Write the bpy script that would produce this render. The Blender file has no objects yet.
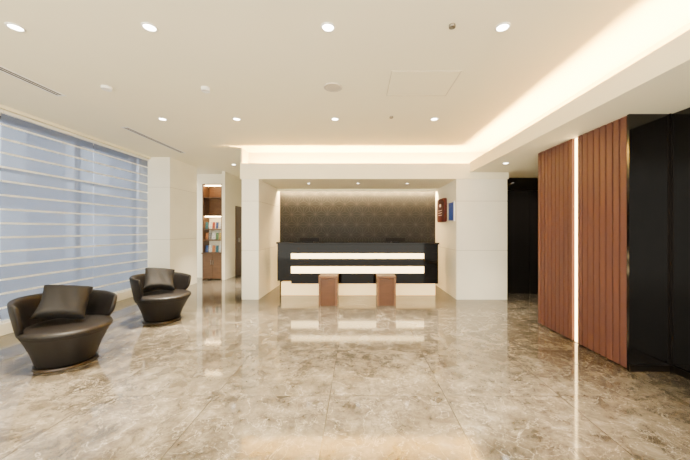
import bpy, bmesh, math, random
from mathutils import Vector, Matrix
random.seed(4)
S = bpy.context.scene
C = S.collection
PI = math.pi
def lin(c):
    return tuple(((v/255)/12.92 if v/255 <= .04045 else ((v/255+.055)/1.055)**2.4) for v in c)

# ---------------------------------------------------------------- materials
def mat(name, rgb, rough=.5, metal=0, var=.06, scale=6, emit=None, estr=0, spec=.5, stretch=None):
    m = bpy.data.materials.new(name); m.use_nodes = True
    nt = m.node_tree; n = nt.nodes; l = nt.links
    b = n['Principled BSDF']
    c = lin(rgb)
    tc = n.new('ShaderNodeTexCoord'); nz = n.new('ShaderNodeTexNoise'); nz.inputs['Scale'].default_value = scale
    nz.inputs['Detail'].default_value = 4
    if stretch:
        mp = n.new('ShaderNodeMapping'); mp.inputs['Scale'].default_value = stretch
        l.new(tc.outputs['Object'], mp.inputs['Vector']); l.new(mp.outputs[0], nz.inputs['Vector'])
    else:
        l.new(tc.outputs['Object'], nz.inputs['Vector'])
    r = n.new('ShaderNodeValToRGB')
    r.color_ramp.elements[0].position = .3; r.color_ramp.elements[1].position = .7
    r.color_ramp.elements[0].color = (*[v*(1-var) for v in c], 1)
    r.color_ramp.elements[1].color = (*[min(1, v*(1+var)) for v in c], 1)
    l.new(nz.outputs['Fac'], r.inputs[0]); l.new(r.outputs[0], b.inputs['Base Color'])
    b.inputs['Roughness'].default_value = rough; b.inputs['Metallic'].default_value = metal
    b.inputs['Specular IOR Level'].default_value = spec
    if emit:
        b.inputs['Emission Color'].default_value = (*lin(emit), 1); b.inputs['Emission Strength'].default_value = estr
    return m

def marble_mat():
    m = bpy.data.materials.new('floor_marble'); m.use_nodes = True
    nt = m.node_tree; n = nt.nodes; l = nt.links; b = n['Principled BSDF']
    tc = n.new('ShaderNodeTexCoord')
    br = n.new('ShaderNodeTexBrick'); br.offset = 0.0; br.inputs['Scale'].default_value = 1
    br.inputs['Brick Width'].default_value = .9; br.inputs['Row Height'].default_value = .9
    br.inputs['Mortar Size'].default_value = .003; br.inputs['Mortar Smooth'].default_value = .1
    br.inputs['Color1'].default_value = (0, 0, 0, 1); br.inputs['Color2'].default_value = (1, 1, 1, 1)
    mp0 = n.new('ShaderNodeMapping'); mp0.inputs['Location'].default_value = (.22+9, .35+9, 0)
    l.new(tc.outputs['Object'], mp0.inputs[0]); l.new(mp0.outputs[0], br.inputs['Vector'])
    sc = n.new('ShaderNodeVectorMath'); sc.operation = 'SCALE'; sc.inputs['Scale'].default_value = 7
    l.new(br.outputs['Color'], sc.inputs[0])
    ad = n.new('ShaderNodeVectorMath'); ad.operation = 'ADD'
    l.new(tc.outputs['Object'], ad.inputs[0]); l.new(sc.outputs[0], ad.inputs[1])
    n1 = n.new('ShaderNodeTexNoise'); n1.inputs['Scale'].default_value = 5.0; n1.inputs['Detail'].default_value = 14
    n1.inputs['Roughness'].default_value = .76; n1.inputs['Distortion'].default_value = .3
    l.new(ad.outputs[0], n1.inputs['Vector'])
    r1 = n.new('ShaderNodeValToRGB'); e = r1.color_ramp.elements
    e[0].position = .36; e[0].color = (*lin((48, 42, 34)), 1)
    e[1].position = .67; e[1].color = (*lin((118, 112, 100)), 1)
    x = e.new(.45); x.color = (*lin((74, 67, 56)), 1)
    x = e.new(.56); x.color = (*lin((95, 87, 74)), 1)
    l.new(n1.outputs['Fac'], r1.inputs[0])
    def vein(scale, dist, off, wid, amt):
        q = n.new('ShaderNodeTexNoise'); q.inputs['Scale'].default_value = scale; q.inputs['Detail'].default_value = 9
        q.inputs['Roughness'].default_value = .55; q.inputs['Distortion'].default_value = dist
        l.new(ad.outputs[0], q.inputs['Vector'])
        s = n.new('ShaderNodeMath'); s.operation = 'SUBTRACT'; s.inputs[1].default_value = off; l.new(q.outputs['Fac'], s.inputs[0])
        a = n.new('ShaderNodeMath'); a.operation = 'ABSOLUTE'; l.new(s.outputs[0], a.inputs[0])
        r = n.new('ShaderNodeValToRGB'); r.color_ramp.elements[0].color = (amt, amt, amt, 1); r.color_ramp.elements[1].color = (0, 0, 0, 1)
        r.color_ramp.elements[1].position = wid; l.new(a.outputs[0], r.inputs[0])
        return r.outputs[0]
    prev = r1.outputs[0]
    for args, col in (((3.6, .5, .5, .005, .55), (164, 157, 144)), ((7.0, .4, .44, .006, .5), (155, 147, 133)), ((5.2, .6, .55, .009, .6), (38, 32, 25))):
        mx = n.new('ShaderNodeMix'); mx.data_type = 'RGBA'
        l.new(vein(*args), mx.inputs[0]); l.new(prev, mx.inputs[6]); mx.inputs[7].default_value = (*lin(col), 1); prev = mx.outputs[2]
    mx3 = n.new('ShaderNodeMix'); mx3.data_type = 'RGBA'
    l.new(br.outputs['Fac'], mx3.inputs[0]); l.new(prev, mx3.inputs[6]); mx3.inputs[7].default_value = (*lin((50, 45, 37)), 1)
    l.new(mx3.outputs[2], b.inputs['Base Color'])
    b.inputs['Roughness'].default_value = .075
    b.inputs['Specular IOR Level'].default_value = .74
    return m

def shade_mat():
    m = bpy.data.materials.new('sheer_shade_fabric'); m.use_nodes = True
    nt = m.node_tree; n = nt.nodes; l = nt.links
    n.remove(n['Principled BSDF']); out = n['Material Output']
    tc = n.new('ShaderNodeTexCoord'); w = n.new('ShaderNodeTexNoise'); w.inputs['Scale'].default_value = 90
    l.new(tc.outputs['Object'], w.inputs['Vector'])
    r = n.new('ShaderNodeValToRGB'); r.color_ramp.elements[0].color = (*lin((150, 155, 170)), 1); r.color_ramp.elements[1].color = (*lin((170, 174, 187)), 1)
    l.new(w.outputs['Fac'], r.inputs[0])
    d = n.new('ShaderNodeBsdfDiffuse'); t = n.new('ShaderNodeBsdfTranslucent'); tr = n.new('ShaderNodeBsdfTransparent')
    l.new(r.outputs[0], d.inputs['Color']); l.new(r.outputs[0], t.inputs['Color'])
    m1 = n.new('ShaderNodeMixShader'); m1.inputs[0].default_value = .74
    l.new(d.outputs[0], m1.inputs[1]); l.new(t.outputs[0], m1.inputs[2])
    m2 = n.new('ShaderNodeMixShader'); m2.inputs[0].default_value = .40
    l.new(m1.outputs[0], m2.inputs[1]); l.new(tr.outputs[0], m2.inputs[2])
    l.new(m2.outputs[0], out.inputs['Surface'])
    return m

M = dict(
 floor=marble_mat(),
 ceil=mat('ceiling_paint', (250, 241, 211), .75, var=.01, scale=2),
 wall=mat('cream_wall', (248, 240, 216), .55, var=.02, scale=3),
 panel=mat('cream_panel', (249, 242, 222), .35, var=.025, scale=2.5),
 joint=mat('panel_joint', (200, 190, 170), .7, var=.03),
 black=mat('black_stone', (13, 11, 10), .1, var=.3, scale=9, spec=.4),
 blackm=mat('black_gloss_panel', (16, 14, 13), .14, var=.2, scale=5, spec=.4),
 liftdoor=mat('dark_lift_door', (26, 23, 22), .3, var=.1, scale=5, spec=.5),
 wood=mat('red_brown_wood', (93, 59, 51), .48, var=.06, scale=5, stretch=(4, 4, .25), spec=.22),
 groove=mat('dark_groove', (26, 17, 14), .6, var=.1),
 stool=mat('walnut_stool_shaded', (82, 55, 38), .4, var=.12, scale=6, stretch=(1, 4, 4), spec=.2),  # darker walnut copy, shade painted on the stools' inset panels
 shelfwood=mat('shelf_wood', (96, 68, 46), .45, var=.2, scale=5, stretch=(1, 5, 5)),
 leather=mat('dark_brown_leather', (17, 13, 11), .5, var=.12, scale=30, spec=.28),
 cloth=mat('charcoal_cushion_cloth', (14, 12, 11), .75, var=.15, scale=60, spec=.22),
 steel=mat('brushed_steel', (150, 145, 138), .3, metal=1, var=.05, scale=30),
 darksteel=mat('dark_steel', (60, 54, 50), .35, metal=1, var=.05, scale=30),
 desk=mat('glossy_dark_veneer', (11, 7, 4), .05, var=.3, scale=5, stretch=(.5, 4, 8), spec=.10),
 glow=mat('glowing_white_acrylic', (250, 242, 225), .4, emit=(255, 216, 146), estr=7, var=.01),
 shelfglow=mat('shelf_light_lens', (250, 242, 225), .4, emit=(255, 215, 150), estr=60, var=.01),
 plinth=mat('glowing_plinth', (225, 212, 184), .4, emit=(255, 204, 120), estr=1.8, var=.01),
 led=mat('cove_led', (255, 240, 210), .5, emit=(255, 202, 104), estr=500, var=.01),
 ledw=mat('panel_led_line', (255, 244, 225), .5, emit=(255, 214, 145), estr=20, var=.01),
 slot=mat('slot_led', (255, 244, 225), .5, emit=(255, 214, 148), estr=520, var=.01),
 lens=mat('downlight_lens', (255, 250, 240), .3, emit=(255, 245, 225), estr=38, var=.01),
 white=mat('white_plastic', (240, 236, 228), .4, var=.02),
 grille=mat('dark_slot', (60, 54, 48), .6, var=.1),
 rib=mat('white_shade_rib', (248, 246, 240), .6, var=.03, scale=20),
 shade=shade_mat(),
 frame=mat('window_frame_alu', (78, 82, 92), .4, metal=.6),
 door=mat('dark_door', (76, 48, 33), .4, var=.15, scale=4, stretch=(6, 6, .6)),
 asa=mat('charcoal_wall_panel', (27, 28, 31), .5, var=.12, scale=3, spec=.15),
 asal=mat('pattern_line', (52, 52, 52), .6, var=.1, spec=.12),
 screen=mat('black_screen', (10, 10, 11), .5, var=.1, spec=.1),
 maroon=mat('maroon_sign', (78, 26, 20), .4, var=.08, spec=.2),
 signw=mat('sign_white', (225, 200, 175), .5, emit=(255, 225, 190), estr=.6),
 blue=mat('blue_poster_glow', (34, 62, 126), .35, emit=(42, 82, 158), estr=.3, var=.15, scale=5),  # the print is given a faint glow of its own
 facade=mat('skylight_tinted_facade', (110, 118, 142), .7, var=.08, scale=1),  # the bluish outdoor light is put into this base colour
 facade2=mat('pale_facade_panel', (166, 174, 196), .6, var=.06, scale=1),
 road=mat('street_paving', (90, 96, 112), .8, var=.1, scale=2),
 hatch=mat('hatch_edge', (214, 203, 176), .6, var=.02),
)
gl = bpy.data.materials.new('window_glass'); gl.use_nodes = True
n = gl.node_tree.nodes; l = gl.node_tree.links; n.remove(n['Principled BSDF'])
g1 = n.new('ShaderNodeBsdfTransparent'); g1.inputs[0].default_value = (.85, .9, .95, 1); g2 = n.new('ShaderNodeBsdfGlossy'); g2.inputs['Roughness'].default_value = .03
mm = n.new('ShaderNodeMixShader'); mm.inputs[0].default_value = .06
l.new(g1.outputs[0], mm.inputs[1]); l.new(g2.outputs[0], mm.inputs[2]); l.new(mm.outputs[0], n['Material Output'].inputs[0])
M['glass'] = gl
brm = {}
for k, c in dict(teal=(50, 100, 114), red=(140, 60, 50), yellow=(195, 165, 90), blue=(46, 74, 130), white=(225, 222, 212), green=(80, 110, 70), orange=(165, 105, 62), grey=(118, 116, 114)).items():
    brm[k] = mat('brochure_' + k, c, .4, var=.6, scale=26)

# ---------------------------------------------------------------- helpers
def box(bm, x0, x1, y0, y1, z0, z1, mi=0):
    v = [bm.verts.new(p) for p in ((x0,y0,z0),(x1,y0,z0),(x1,y1,z0),(x0,y1,z0),(x0,y0,z1),(x1,y0,z1),(x1,y1,z1),(x0,y1,z1))]
    for f in ((0,3,2,1),(4,5,6,7),(0,1,5,4),(1,2,6,5),(2,3,7,6),(3,0,4,7)):
        q = bm.faces.new([v[i] for i in f]); q.material_index = mi
    return bm
def B(*boxes):
    bm = bmesh.new()
    for b in boxes: box(bm, *b)
    return bm
def rounded_board(x0, x1, hy, hz, r, seg=6):
    """rounded rectangle in the YZ plane, extruded from x0 to x1"""
    bm = bmesh.new(); pts = []
    for cy, cz, a0 in ((hy-r, hz-r, 0), (-hy+r, hz-r, PI/2), (-hy+r, -hz+r, PI), (hy-r, -hz+r, 1.5*PI)):
        for i in range(seg+1):
            a = a0+PI/2*i/seg; pts.append((cy+r*math.cos(a), cz+r*math.sin(a)))
    A_ = [bm.verts.new((x0, y, z)) for y, z in pts]; B_ = [bm.verts.new((x1, y, z)) for y, z in pts]
    bm.faces.new(A_); bm.faces.new(B_[::-1])
    for i in range(len(pts)):
        j = (i+1) % len(pts); bm.faces.new((A_[i], A_[j], B_[j], B_[i]))
    bmesh.ops.recalc_face_normals(bm, faces=bm.faces)
    return bm
def lathe(prof, seg=48, close=True):
    bm = bmesh.new(); rings = []
    for r, z in prof:
        if r < 1e-5: rings.append([bm.verts.new((0, 0, z))])
        else: rings.append([bm.verts.new((r*math.cos(2*PI*i/seg), r*math.sin(2*PI*i/seg), z)) for i in range(seg)])
    for a, b in zip(rings, rings[1:]):
        for i in range(seg):
            j = (i+1) % seg
            if len(a) == 1 and len(b) == 1: continue
            if len(a) == 1: bm.faces.new((a[0], b[j], b[i]))
            elif len(b) == 1: bm.faces.new((a[i], a[j], b[0]))
            else: bm.faces.new((a[i], a[j], b[j], b[i]))
    bmesh.ops.recalc_face_normals(bm, faces=bm.faces)
    return bm
def obj(name, bm, m, parent=None, bevel=0, smooth=False, sub=0):
    me = bpy.data.meshes.new(name); bm.to_mesh(me); bm.free()
    for k in (m if isinstance(m, (list, tuple)) else [m]): me.materials.append(k)
    o = bpy.data.objects.new(name, me); C.objects.link(o)
    if parent: o.parent = parent
    if smooth:
        for p in me.polygons: p.use_smooth = True
    if bevel:
        b = o.modifiers.new('bevel', 'BEVEL'); b.width = bevel; b.segments = 2; b.limit_method = 'ANGLE'
    if sub:
        s = o.modifiers.new('sub', 'SUBSURF'); s.levels = sub; s.render_levels = sub
    return o
def tag(o, label, cat, group=None):
    o['label'] = label; o['category'] = cat
    if group: o['group'] = group
    return o
def thing(name, label, cat, loc=(0,0,0), rz=0, group=None):
    o = bpy.data.objects.new(name, None); C.objects.link(o); o.location = loc; o.rotation_euler = (0,0,rz)
    o.empty_display_size = .1
    return tag(o, label, cat, group)
def struct(name, bm, m, bevel=0):
    o = obj(name, bm, m, None, bevel); o['kind'] = 'structure'; return o
def dup(root, loc, rz, label):
    r = root.copy(); C.objects.link(r); r.location = loc; r.rotation_euler = (0,0,rz); r['label'] = label
    for ch in list(root.children):
        c = ch.copy(); C.objects.link(c); c.parent = r
        for g in ch.children:
            d = g.copy(); C.objects.link(d); d.parent = c
    return r

# ---------------------------------------------------------------- setting
XL, XR, YN, YF, ZC = -4.4, 2.08, -1.6, 9.5, 2.83
struct('floor', B((-4.7, 4.7, YN, YF+.1, -.1, 0)), M['floor'])
struct('ceiling', B((-4.7, 4.7, YN, YF+.1, ZC, ZC+.1)), M['ceil'])
# right lowered soffit with a light trough behind its upright lip
struct('trim_1', B((XR, 4.7, YN, 5.60, 2.37, 2.41), (XR, XR+.03, YN, 5.57, 2.41, 2.56), (XR+.36, XR+.42, YN, 5.60, 2.41, ZC),
                   (XR+.36, 4.7, 5.56, 6.25, 2.37, 2.41), (2.8, 4.7, 5.56, 6.25, 2.41, ZC)), M['ceil'])
# bulkhead over the reception alcove, the same way
struct('trim_2', B((-2.19, XR, 5.57, 5.60, 2.25, 2.54), (-2.19, 2.8, 5.60, 7.2, 2.25, 2.29), (-2.19, 2.5, 5.92, 5.97, 2.29, ZC),
                   (-2.19, -2.16, 5.60, 7.2, 2.29, ZC), (XR, 2.8, 5.57, 5.60, 2.25, 2.41), (-1.857, 1.838, 6.94, 6.96, 2.195, 2.25)), M['ceil'])  # last box is a lip added to hide the slot light's floor reflection
# piers of the alcove (stacked stone panels with thin joints)
def pier(name, x0, x1, y0, y1, z1, joints=(.0, .92, 1.84)):
    bm = bmesh.new(); js = list(joints)+[z1]
    box(bm, x0+.006, x1-.006, y0+.006, y1-.006, 0, z1, 1)
    for a, b in zip(js, js[1:]): box(bm, x0, x1, y0, y1, a+.004 if a else 0, b-(.004 if b != z1 else 0))
    return struct(name, bm, [M['panel'], M['joint']])
pier('wall_pier_left', -2.17, -1.857, 5.6, 7.2, 2.25)
pier('wall_pier_right', 1.838, 2.786, 5.6, 7.2, 2.25)
pier('wall_column', -4.6, -3.95, 6.3, 7.36, ZC, (0, 1.1, 2.2))
struct('wall_alcove_back', B((-1.857, 1.838, 7.13, 7.2, 0, 2.25)), M['blackm'])
struct('wall_corridor_back', B((-4.6, -3.54, 8.2, 8.3, 0, ZC)), M['wall'])
struct('wall_corridor_left', B((-3.54, -3.46, 7.8, YF, 0, ZC)), M['wall'])
struct('wall_corridor_right', B((-2.17, -2.07, 7.2, YF, 0, ZC)), M['wall'])
struct('wall_back', B((-4.6, -2.07, YF, YF+.1, 0, ZC)), M['wall'])
d1 = struct('door_1', B((-3.46, -3.44, 8.46, 9.3, 0, 1.98)), M['door'])
hb = obj('door_handle', B((-3.44, -3.40, 8.62, 8.64, .95, 1.07)), M['steel'], d1)
# window wall on the left
struct('wall_left', B((-4.7, -4.6, YN, 2.4, 0, ZC), (-4.6, XL-.03, YN, 2.4, 0, ZC)), M['wall'])
struct('baseboard_left', B((-4.7, XL+.03, 2.4, 6.3, 0, .14)), M['panel'], .004)
struct('trim_3', B((-4.7, XL+.05, 2.4, 6.3, 2.79, ZC)), M['ceil'])
w = struct('window_1', B((-4.68, -4.675, 2.4, 6.3, .14, 2.79)), M['glass'])
fb = bmesh.new()
for y in (2.42, 3.7, 5.0, 6.26): box(fb, -4.70, -4.64, y-.025, y+.025, .14, 2.79)
for z in (.17, 2.1, 2.76): box(fb, -4.698, -4.642, 2.4, 6.3, z-.025, z+.025)
obj('window_frame', fb, M['frame'], w)
# dark lift lobby on the right
struct('wall_lift', B((2.786, 4.7, 6.15, 6.25, 0, 2.37)), M['black'])
d2 = struct('door_2', B((3.02, 3.5, 6.12, 6.15, 0, 2.1), (3.51, 3.99, 6.12, 6.15, 0, 2.1)), M['liftdoor'])
obj('door_frame', B((2.97, 3.015, 6.10, 6.15, 0, 2.14), (3.995, 4.04, 6.10, 6.15, 0, 2.14), (3.015, 3.995, 6.10, 6.15, 2.105, 2.14)), M['darksteel'], d2)
struct('wall_lobby_right', B((4.6, 4.7, 4.19, 6.15, 0, 2.37)), M['black'])
struct('wall_right_far', B((2.61, 4.7, 2.79, 4.19, 0, 2.37)), M['blackm'])
struct('wall_right_near', B((2.90, 4.7, YN, 2.79, 0, 2.37), *[(2.88, 2.905, a+.005, b-.005, .07, 2.365) for a, b in ((2.10, 2.765), (1.4, 2.10), (.7, 1.4), (0, .7), (-.7, 0))]), M['blackm'])
struct('wall_black_end', B((2.50, 2.862, 2.765, 2.79, .0, 2.37)), M['black'])
struct('trim_4', B((2.868, 2.88, YN, 2.76, 0, .06), (2.50, 2.862, 2.75, 2.765, 0, .06), (2.862, 2.878, 2.752, 2.766, .06, 2.37)), M['darksteel'])
struct('ground', B((-14, -4.71, -4, 16, -.2, -.1)), M['road'])

# ---------------------------------------------------------------- building across the street, seen through the sheer shades
nb_ = thing('building', 'building coloured blue-grey to imitate cool outdoor light, with pale panels, seen dimly through the window shades', 'building', (-9, 6, -.1))
obj('wall', B((-.5, 0, -9, 9, 0, 4.6)), M['facade'], nb_)
for k in range(6):
    for z in (.5, 2.6):
        obj('window', B((0, .04, -7.6+k*2.7, -6.0+k*2.7, z, z+1.5)), M['facade2'], nb_)

# ---------------------------------------------------------------- slatted wood panels
def slat_panel(y0, y1, n, label):
    bm = bmesh.new(); p = (y1-y0)/n
    box(bm, 2.53, 2.585, y0, y1, 0.015, 2.365, 1)
    for i in range(n):
        a = y0+i*p
        box(bm, 2.50, 2.535, a+.004, a+p-.012, 0.012, 2.366)
    return tag(obj('wood_slat_panel', bm, [M['wood'], M['groove']], None, .004), label, 'wall panel')
slat_panel(3.50, 4.18, 9, 'red-brown vertical slatted wood wall panel, the one farther from the black wall')
slat_panel(2.795, 3.43, 8, 'red-brown vertical slatted wood wall panel directly beside the black wall')
t = thing('light_strip', 'glowing vertical light line between the two wood slat panels', 'light strip', (2.53, 3.465, 0))
obj('diffuser', B((-.012, 0, -.017, .017, .01, 2.36)), M['ledw'], t)
obj('housing', B((0, .045, -.032, .032, .01, 2.36)), M['shelfwood'], t)

# ---------------------------------------------------------------- cove lights
tag(obj('cove_light', B((XR+.10, XR+.15, YN+.1, 5.5, 2.415, 2.435)), M['led']), 'warm cove light strip hidden along the right-hand ceiling drop', 'cove light')
tag(obj('cove_light', B((-2.1, XR+.1, 5.70, 5.77, 2.295, 2.315)), M['led']), 'warm cove light strip above the reception alcove front', 'cove light')
tag(obj('cove_light', B((-1.84, 1.82, 6.975, 7.005, 2.225, 2.25)), M['slot']), 'bright light slot along the top of the patterned wall', 'cove light')

# ---------------------------------------------------------------- patterned wall
def asanoha():
    bm = bmesh.new(); a = .28; h = a*math.sqrt(3)/2
    x0, x1, z0, z1 = -1.85, 1.83, .7, 2.215
    Y = 7.107
    def tri(p, q, r, w=.0045):
        P = [Vector(p), Vector(q), Vector(r)]
        la, lb, lc = (P[1]-P[2]).length, (P[2]-P[0]).length, (P[0]-P[1]).length
        per = la+lb+lc; I = (P[0]*la+P[1]*lb+P[2]*lc)/per
        ar = abs((P[1]-P[0]).cross(P[2]-P[0]))/2; k = 1-w/(2*ar/per)
        poly = [I+(u-I)*k for u in P]
        # clip to the panel rectangle
        for ax, lim, sg in ((0, x0, 1), (0, x1, -1), (1, z0, 1), (1, z1, -1)):
            out = []
            for i in range(len(poly)):
                A_, B_ = poly[i], poly[(i+1) % len(poly)]
                da, db = sg*(A_[ax]-lim), sg*(B_[ax]-lim)
                if da >= 0: out.append(A_)
                if da*db < 0: out.append(A_+(B_-A_)*(da/(da-db)))
            poly = out
            if len(poly) < 3: return
        bm.faces.new([bm.verts.new((u[0], Y, u[1])) for u in poly])
    nz = int((z1-z0)/h)+2; nx = int((x1-x0)/a)+3
    for j in range(nz):
        for i in range(-2, nx):
            for up in (0, 1):
                ox = x0+i*a+(j % 2)*a/2; oz = z0+j*h
                if up: T = ((ox, oz), (ox+a, oz), (ox+a/2, oz+h))
                else: T = ((ox+a/2, oz+h), (ox+a, oz), (ox+1.5*a, oz+h))
                c = (sum(p[0] for p in T)/3, sum(p[1] for p in T)/3)
                for k in range(3): tri(T[k], T[(k+1) % 3], c)
    bm.normal_update()
    for f in bm.faces:
        if f.normal.y > 0: f.normal_flip()
    box(bm, x0, x1, 7.109, 7.125, z0, 2.22, 1)
    return bm
tag(obj('patterned_wall_panel', asanoha(), [M['asa'], M['asal']]), 'dark charcoal wall panel with geometric star triangle pattern behind the desk', 'wall panel')

# ---------------------------------------------------------------- reception desk
dk = thing('reception_desk', 'long glossy dark reception desk with two glowing white stripes', 'reception desk', (0, 5.8, 0))
obj('countertop', B((-1.31, 1.57, -.02, .66, 1.02, 1.055), (-1.66, -1.31, .28, .66, 1.02, 1.055)), M['desk'], dk, .003)
obj('body', B((-1.29, 1.53, .10, .62, .262, 1.02)), M['desk'], dk)
for z0, z1 in ((.847, 1.02), (.597, .745), (.262, .462)):
    obj('front_beam', B((-1.295, 1.276, 0, .10, z0, z1)), M['desk'], dk)
for z0, z1 in ((.747, .845), (.464, .595)):
    obj('light_panel', B((-1.294, 1.275, -.003, .099, z0, z1)), M['glow'], dk)
obj('end_panel', B((1.277, 1.55, 0, .10, .262, 1.02)), M['desk'], dk, .003)
obj('side_return', B((-1.64, -1.295, .30, .62, .262, 1.02)), M['desk'], dk, .003)
obj('plinth', B((-1.53, 1.54, .18, .6, 0, .261)), M['plinth'], dk)
for x, lab in ((-.99, 'low black desk screen on the left half of the reception counter'), (.76, 'low black desk screen on the right half of the reception counter')):
    s = thing('desk_screen', lab, 'screen', (x, 6.15, 1.055), 0, 'screens on the reception counter')
    obj('display', B((-.2, .2, -.012, .012, .015, .085)), M['screen'], s, .003)
    obj('stand', B((-.08, .08, -.05, .06, 0, .014)), M['screen'], s)

# ---------------------------------------------------------------- stools
stool_lit = mat('walnut_stool_lit', (108, 76, 52), .4, var=.12, scale=6, stretch=(1, 4, 4), spec=.25)  # lighter copy of the stool walnut, painted on faces that look lit
def stool(x, y, lab):
    s = thing('box_stool', lab, 'stool', (x, y, 0), 0, 'wooden stools before the desk')
    obj('seat', B((-.16, .16, 0, .36, .475, .51)), stool_lit, s, .002)
    for a, b in ((-.16, -.13), (.13, .16)): obj('side_panel', B((a, b, 0, .36, 0, .47)), stool_lit, s, .002)
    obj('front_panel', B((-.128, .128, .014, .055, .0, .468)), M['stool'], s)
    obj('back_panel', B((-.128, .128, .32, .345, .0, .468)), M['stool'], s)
stool(-.515, 5.13, 'walnut wood box stool in front of the left part of the reception desk')
stool(.49, 5.13, 'walnut wood box stool in front of the right part of the reception desk')

# ---------------------------------------------------------------- tub chairs
K = .92
def back_shell():
    bm = bmesh.new(); N = 36; rings = []
    for i in range(N+1):
        u = -1+2*i/N; th = u*math.radians(108); au = abs(u)
        zt = .712-.02*u-.04*au**3; zb = .27+.07*au**2+.14*au**6
        d = (math.sin(th), math.cos(th))
        prof = []
        H = zt-zb
        def ro(z): return .352+.022*au**4+(z-.30)*.18
        def ri(z): return ro(z)-(.085-.035*au**3)+.01*((z-zb)/H)
        e = .014
        for f in (0, .08, .5, .92, 1): z = zb+H*f; prof.append((ro(z)-(e if f in (0, 1) else 0), z))
        for f in (1, .92, .5, .08, 0): z = zb+H*f; prof.append((ri(z)+(e if f in (0, 1) else 0), z))
        rings.append([bm.verts.new((K*r*d[0], K*r*d[1], K*z)) for r, z in prof])
    for a, b in zip(rings, rings[1:]):
        n = len(a)
        for j in range(n): bm.faces.new((a[j], a[(j+1) % n], b[(j+1) % n], b[j]))
    bm.faces.new(rings[0]); bm.faces.new(rings[-1][::-1])
    bmesh.ops.recalc_face_normals(bm, faces=bm.faces)
    return bm
def make_chair(loc, rz, lab):
    t = thing('tub_chair', lab, 'armchair', loc, rz, 'leather tub chairs by the window')
    obj('base_disc', lathe([(0, 0), (.235, 0), (.24, .006), (.235, .018), (0, .018)]), M['darksteel'], t, smooth=False)
    dm = lathe([(K*r, K*z if z > .02 else z) for r, z in [(0, .018), (.215, .018), (.236, .022), (.248, .05), (.278, .16), (.324, .28), (.350, .335), (.356, .345), (.354, .352), (.366, .362), (.372, .384), (.364, .406), (.333, .418), (.2, .424), (0, .427)]])
    for v in dm.verts:                      # the seat reaches forward at the rim
        if v.co.y < 0 and v.co.z > .05: v.co.y *= 1+.22*(v.co.z-.05)/.35
    obj('seat_drum', dm, M['leather'], t, smooth=True)
    obj('backrest', back_shell(), M['leather'], t, smooth=True, sub=2)
    return t
def cushion():
    bm = bmesh.new(); N = 16; s = .20; top = {}; bot = {}
    for i in range(N+1):
        for j in range(N+1):
            u = -1+2*i/N; v = -1+2*j/N
            x = u*s*(1-.09*(1-v*v)*abs(u)**2); z = v*s*(1-.09*(1-u*u)*abs(v)**2)
            th = .08*max(0, (1-u**4)*(1-v**4))**.5*(1-.18*v)
            wr = .006*math.sin(9*u+3*v)*(1-u*u)*(1-v*v)
            bend = -.05*v*v+.02*u*u                        # slouched: the middle sags back
            top[i, j] = bm.verts.new((x, -th+wr+bend, z))
            bot[i, j] = top[i, j] if i in (0, N) or j in (0, N) else bm.verts.new((x, th+wr+bend, z))
    for i in range(N):
        for j in range(N):
            bm.faces.new((top[i,j], top[i+1,j], top[i+1,j+1], top[i,j+1]))
            bm.faces.new((bot[i,j], bot[i,j+1], bot[i+1,j+1], bot[i+1,j]))
    bmesh.ops.recalc_face_normals(bm, faces=bm.faces)
    return bm
def place_cushion(loc, rz, lab, tilt=-.78, roll=.22):
    o = obj('throw_cushion', cushion(), M['cloth'], None, smooth=True, sub=1)
    tag(o, lab, 'cushion', 'cushions on the tub chairs')
    R = Matrix.Rotation(rz, 4, 'Z')
    off = R @ Vector((-.02, .06, 0))
    o.location = (loc[0]+off.x, loc[1]+off.y, .57)
    o.rotation_euler = (R @ Matrix.Rotation(tilt, 4, 'X') @ Matrix.Rotation(roll, 4, 'Y')).to_euler()
A = ((-2.88, 2.97, 0), math.radians(62)); Bc = ((-2.84, 4.36, 0), math.radians(66))
c1 = make_chair(*A, 'dark brown leather tub chair nearest the camera on the marble floor')
c2 = dup(c1, Bc[0], Bc[1], 'dark brown leather tub chair farther back, closer to the cream column')
place_cushion(A[0], A[1]-.3, 'charcoal square cushion leaning in the nearest tub chair')
place_cushion(Bc[0], Bc[1]-.3, 'charcoal square cushion leaning in the farther tub chair')

# ---------------------------------------------------------------- shades
def roman_shade(y0, y1, lab):
    t = thing('window_shade', lab, 'window shade', (XL, (y0+y1)/2, .16), 0, 'sheer striped shades on the window')
    hw = (y1-y0)/2-.004; H = 2.62; nb = 15
    bm = bmesh.new()
    for k in range(nb):
        a = H*k/nb; b = H*(k+1)/nb; box(bm, -.008, -.0075, -hw, hw, a, b)
    obj('fabric', bm, M['shade'], t)
    for k in range(1, nb):
        z = H*k/nb
        obj('fold_rib', B((-.0074, .006, -hw, hw, z-.012, z+.012)), M['rib'], t, .003)
    obj('bottom_bar', B((-.012, .010, -hw, hw, -.015, .015)), M['rib'], t, .003)
    obj('head_rail', B((-.03, .03, -hw, hw, H-.035, H)), M['white'], t)
ys = [2.4, 3.7, 5.0, 6.29]
for a, b, q in zip(ys, ys[1:], ('nearest the camera, at the left picture edge', 'in the middle, behind the nearest tub chair', 'beside the cream column, behind the farther tub chair')):
    roman_shade(a, b, 'sheer blue-grey shade with white stripes, ' + q)

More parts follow.
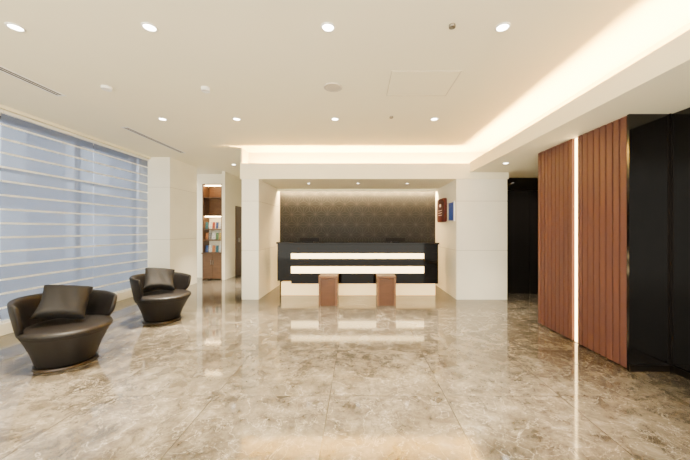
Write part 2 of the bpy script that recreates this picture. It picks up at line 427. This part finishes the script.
# ---------------------------------------------------------------- signs on the right pier
s = thing('wall_sign', 'maroon rounded wall sign inside the alcove right of the desk', 'sign', (1.838, 6.45, 1.72))
obj('board', rounded_board(-.07, 0, .27, .25, .06), M['maroon'], s, .012)
bm = B(*[(-.073, -.07, -.13, .13, z, z+.010) for z in (-.11, -.06, -.01)], (-.073, -.07, -.06, .06, .07, .13)); obj('lettering', bm, M['signw'], s)
s = thing('wall_poster', 'blue framed poster beside the maroon sign near the pier edge', 'poster', (1.838, 5.86, 1.66))
obj('frame', B((-.02, 0, -.17, .17, -.19, .19)), M['white'], s)
obj('print', B((-.023, -.02, -.155, .155, -.175, .175)), M['blue'], s)

# ---------------------------------------------------------------- brochure shelf in the corridor
sh = thing('brochure_shelf', 'tall wooden shelf unit with brochure racks beyond the cream column', 'shelf unit', (-3.79, 7.82, 0))
for a, b in ((-.27, -.245), (.22, .245)): obj('side_panel', B((a, b, 0, .34, 0, 2.5)), M['shelfwood'], sh)
obj('back_panel', B((-.245, .22, .32, .34, 0, 1.7)), M['wall'], sh)
obj('upper_back_panel', B((-.245, .22, .32, .34, 1.7, 2.5)), stool_lit, sh)  # paler walnut copy, chosen so the upper compartment looks bright
for z in (1.02, 1.3, 1.66, 2.14, 2.475): obj('shelf', B((-.245, .22, .02, .32, z, z+.025)), M['shelfwood'], sh)
obj('counter', B((-.27, .245, -.06, .32, .68, .71)), M['shelfwood'], sh)
for a, b in ((-.243, -.014), (-.010, .218)):
    d = obj('cabinet_door', B((a, b, 0, .02, .03, .675)), M['shelfwood'], sh, .002)
    obj('handle', B((b-.03 if a < -.1 else a+.018, b-.018 if a < -.1 else a+.03, -.02, 0, .4, .52)), M['steel'], d)
obj('shelf_light', B((-.22, .2, .04, .08, 2.455, 2.472)), M['shelfglow'], sh)
obj('shelf_light', B((-.22, .2, .04, .07, 1.642, 1.658)), M['shelfglow'], sh)
lv = ('lower', 'middle', 'upper')
posw = ('leftmost', 'second from the left', 'in the middle', 'second from the right', 'rightmost')
seq = ['blue','white','orange','teal','white','orange','grey','white','green','yellow','teal','white','red','blue','white']
for r, z in enumerate((.715, 1.05, 1.33)):
    for k in range(5):
        cc = seq[r*5+k]
        o = obj('brochure', B((-.036, .036, -.003, .003, 0, .18)), brm[cc], None)
        o.location = (-3.79-.195+k*.091, 7.90, z); o.rotation_euler = (-.12, 0, 0)
        tag(o, '%s brochure on the %s rack of the wooden shelf unit, %s' % (cc, lv[r], posw[k]), 'brochure', 'brochures on the shelf unit')

# ---------------------------------------------------------------- ceiling fittings
def downlight(x, y, lab, z=ZC, r=.054, power=62, spread=56):
    t = thing('downlight', lab, 'ceiling light', (x, y, z), 0, 'recessed downlights')
    obj('trim_ring', lathe([(r, 0), (r, -.006), (r*.8, -.009), (r*.76, -.003), (r*.76, 0)], 32), M['white'], t, smooth=True)
    obj('lens', lathe([(0, -.002), (r*.76, -.002), (r*.76, 0), (0, 0)], 32), M['lens'], t)
    L = bpy.data.lights.new('lamp', 'AREA'); L.shape = 'DISK'; L.size = .08; L.energy = power; L.color = (1, .86, .65)
    L.spread = math.radians(spread)
    o = bpy.data.objects.new('lamp', L); C.objects.link(o); o.parent = t; o.location = (0, 0, -.014)
downlight(-2.58, 2.26, 'recessed round downlight in the far left front of the ceiling')
downlight(-1.57, 2.26, 'recessed round downlight in the front ceiling row, second from the left')
downlight(-.226, 2.26, 'recessed round downlight in the front ceiling row, above the floor centre')
downlight(1.09, 2.26, 'recessed round downlight in the front ceiling row, nearest the right cove')
downlight(-1.67, 4.13, 'recessed round downlight in the back ceiling row, left one of three')
downlight(-.317, 4.13, 'recessed round downlight in the back ceiling row, middle one of three')
downlight(1.05, 4.13, 'recessed round downlight in the back ceiling row, right one of three')
downlight(-2.69, 4.13, 'recessed round downlight above the farther tub chair near the rear vent')
downlight(-2.9, 7.0, 'recessed round downlight above the corridor with the brochure shelf')
downlight(2.36, 4.79, 'recessed round downlight under the lowered right soffit', 2.37, .05, 15)
downlight(3.5, 5.5, 'unseen round downlight added to faintly brighten the dark lift lobby', 2.37, .05, 10, 120)  # unseen lamp added to bring faint detail into the lobby
for a, lab in ((-1.0, 'left'), (0, 'middle'), (1.0, 'right')):
    downlight(a, 6.1, 'small recessed downlight in the reception alcove, %s one' % lab, 2.25, .04, 9)
def disc_thing(name, x, y, r, h, m, lab, cat, z=ZC):
    t = thing(name, lab, cat, (x, y, z))
    obj('rim', lathe([(r, 0), (r, -h*.6), (r*.92, -h), (r*.8, -h*.9), (r*.8, 0)], 40), m, t, smooth=True)
    obj('cover', lathe([(0, -h*.8), (r*.8, -h*.85), (r*.8, 0)], 40), m, t)
spk = mat('speaker_mesh', (196, 186, 168), .6, var=.1, scale=80)
disc_thing('ceiling_speaker', -.267, 3.21, .10, .012, spk, 'round flush ceiling speaker between the two downlight rows', 'speaker')
disc_thing('smoke_detector', -1.64, 3.23, .045, .04, M['white'], 'small white round smoke detector on the ceiling left of the speaker', 'smoke detector')
disc_thing('smoke_detector', -2.69, 3.21, .05, .03, M['white'], 'small white ceiling detector between the two slot vents', 'smoke detector')
disc_thing('sprinkler', .703, 2.24, .025, .02, M['steel'], 'tiny round sprinkler head in the ceiling near the right downlight', 'sprinkler')
disc_thing('sprinkler', .45, 4.05, .025, .02, M['steel'], 'tiny round sprinkler head in the ceiling behind the access hatch', 'sprinkler')
t = thing('access_hatch', 'square white access hatch set flush in the ceiling', 'hatch', (.66, 3.15, ZC))
fb = B((-.34,.34,-.27,-.26,-.003,0), (-.34,.34,.26,.27,-.003,0), (-.34,-.33,-.26,.26,-.003,0), (.33,.34,-.26,.26,-.003,0)); obj('frame', fb, M['hatch'], t)
obj('door', B((-.325,.325,-.255,.255,-.003,0)), M['ceil'], t)
def vent(x, y0, y1, lab):
    t = thing('slot_vent', lab, 'vent', (x, (y0+y1)/2, ZC)); h = (y1-y0)/2
    obj('frame', B((-.055, -.035, -h, h, -.006, 0), (.035, .055, -h, h, -.006, 0), (-.035, .035, -h, -h+.02, -.006, 0), (-.035, .035, h-.02, h, -.006, 0)), M['white'], t)
    obj('grille', B((-.035, .035, -h+.02, h-.02, -.002, 0)), M['grille'], t)
    obj('louvre', B((-.004, .004, -h+.02, h-.02, -.005, -.002)), M['white'], t)
vent(-3.38, 2.6, 3.42, 'long dark slot vent in the ceiling at the left picture edge')
vent(-3.47, 4.45, 5.95, 'long dark slot vent in the ceiling near the cream column')

# ---------------------------------------------------------------- daylight
W = bpy.data.worlds.new('World'); S.world = W; W.use_nodes = True
bg = W.node_tree.nodes['Background']; bg.inputs[0].default_value = (1, .955, .81, 1); bg.inputs[1].default_value = 10.5

# ---------------------------------------------------------------- camera
cam = bpy.data.cameras.new('camera'); cam.sensor_width = 36; cam.lens = 300/690*36; cam.shift_x = -13/690
co = bpy.data.objects.new('camera', cam); C.objects.link(co); co.location = (0, 0, 1.3); co.rotation_euler = (PI/2, 0, 0)
cam.clip_start = .05
S.camera = co
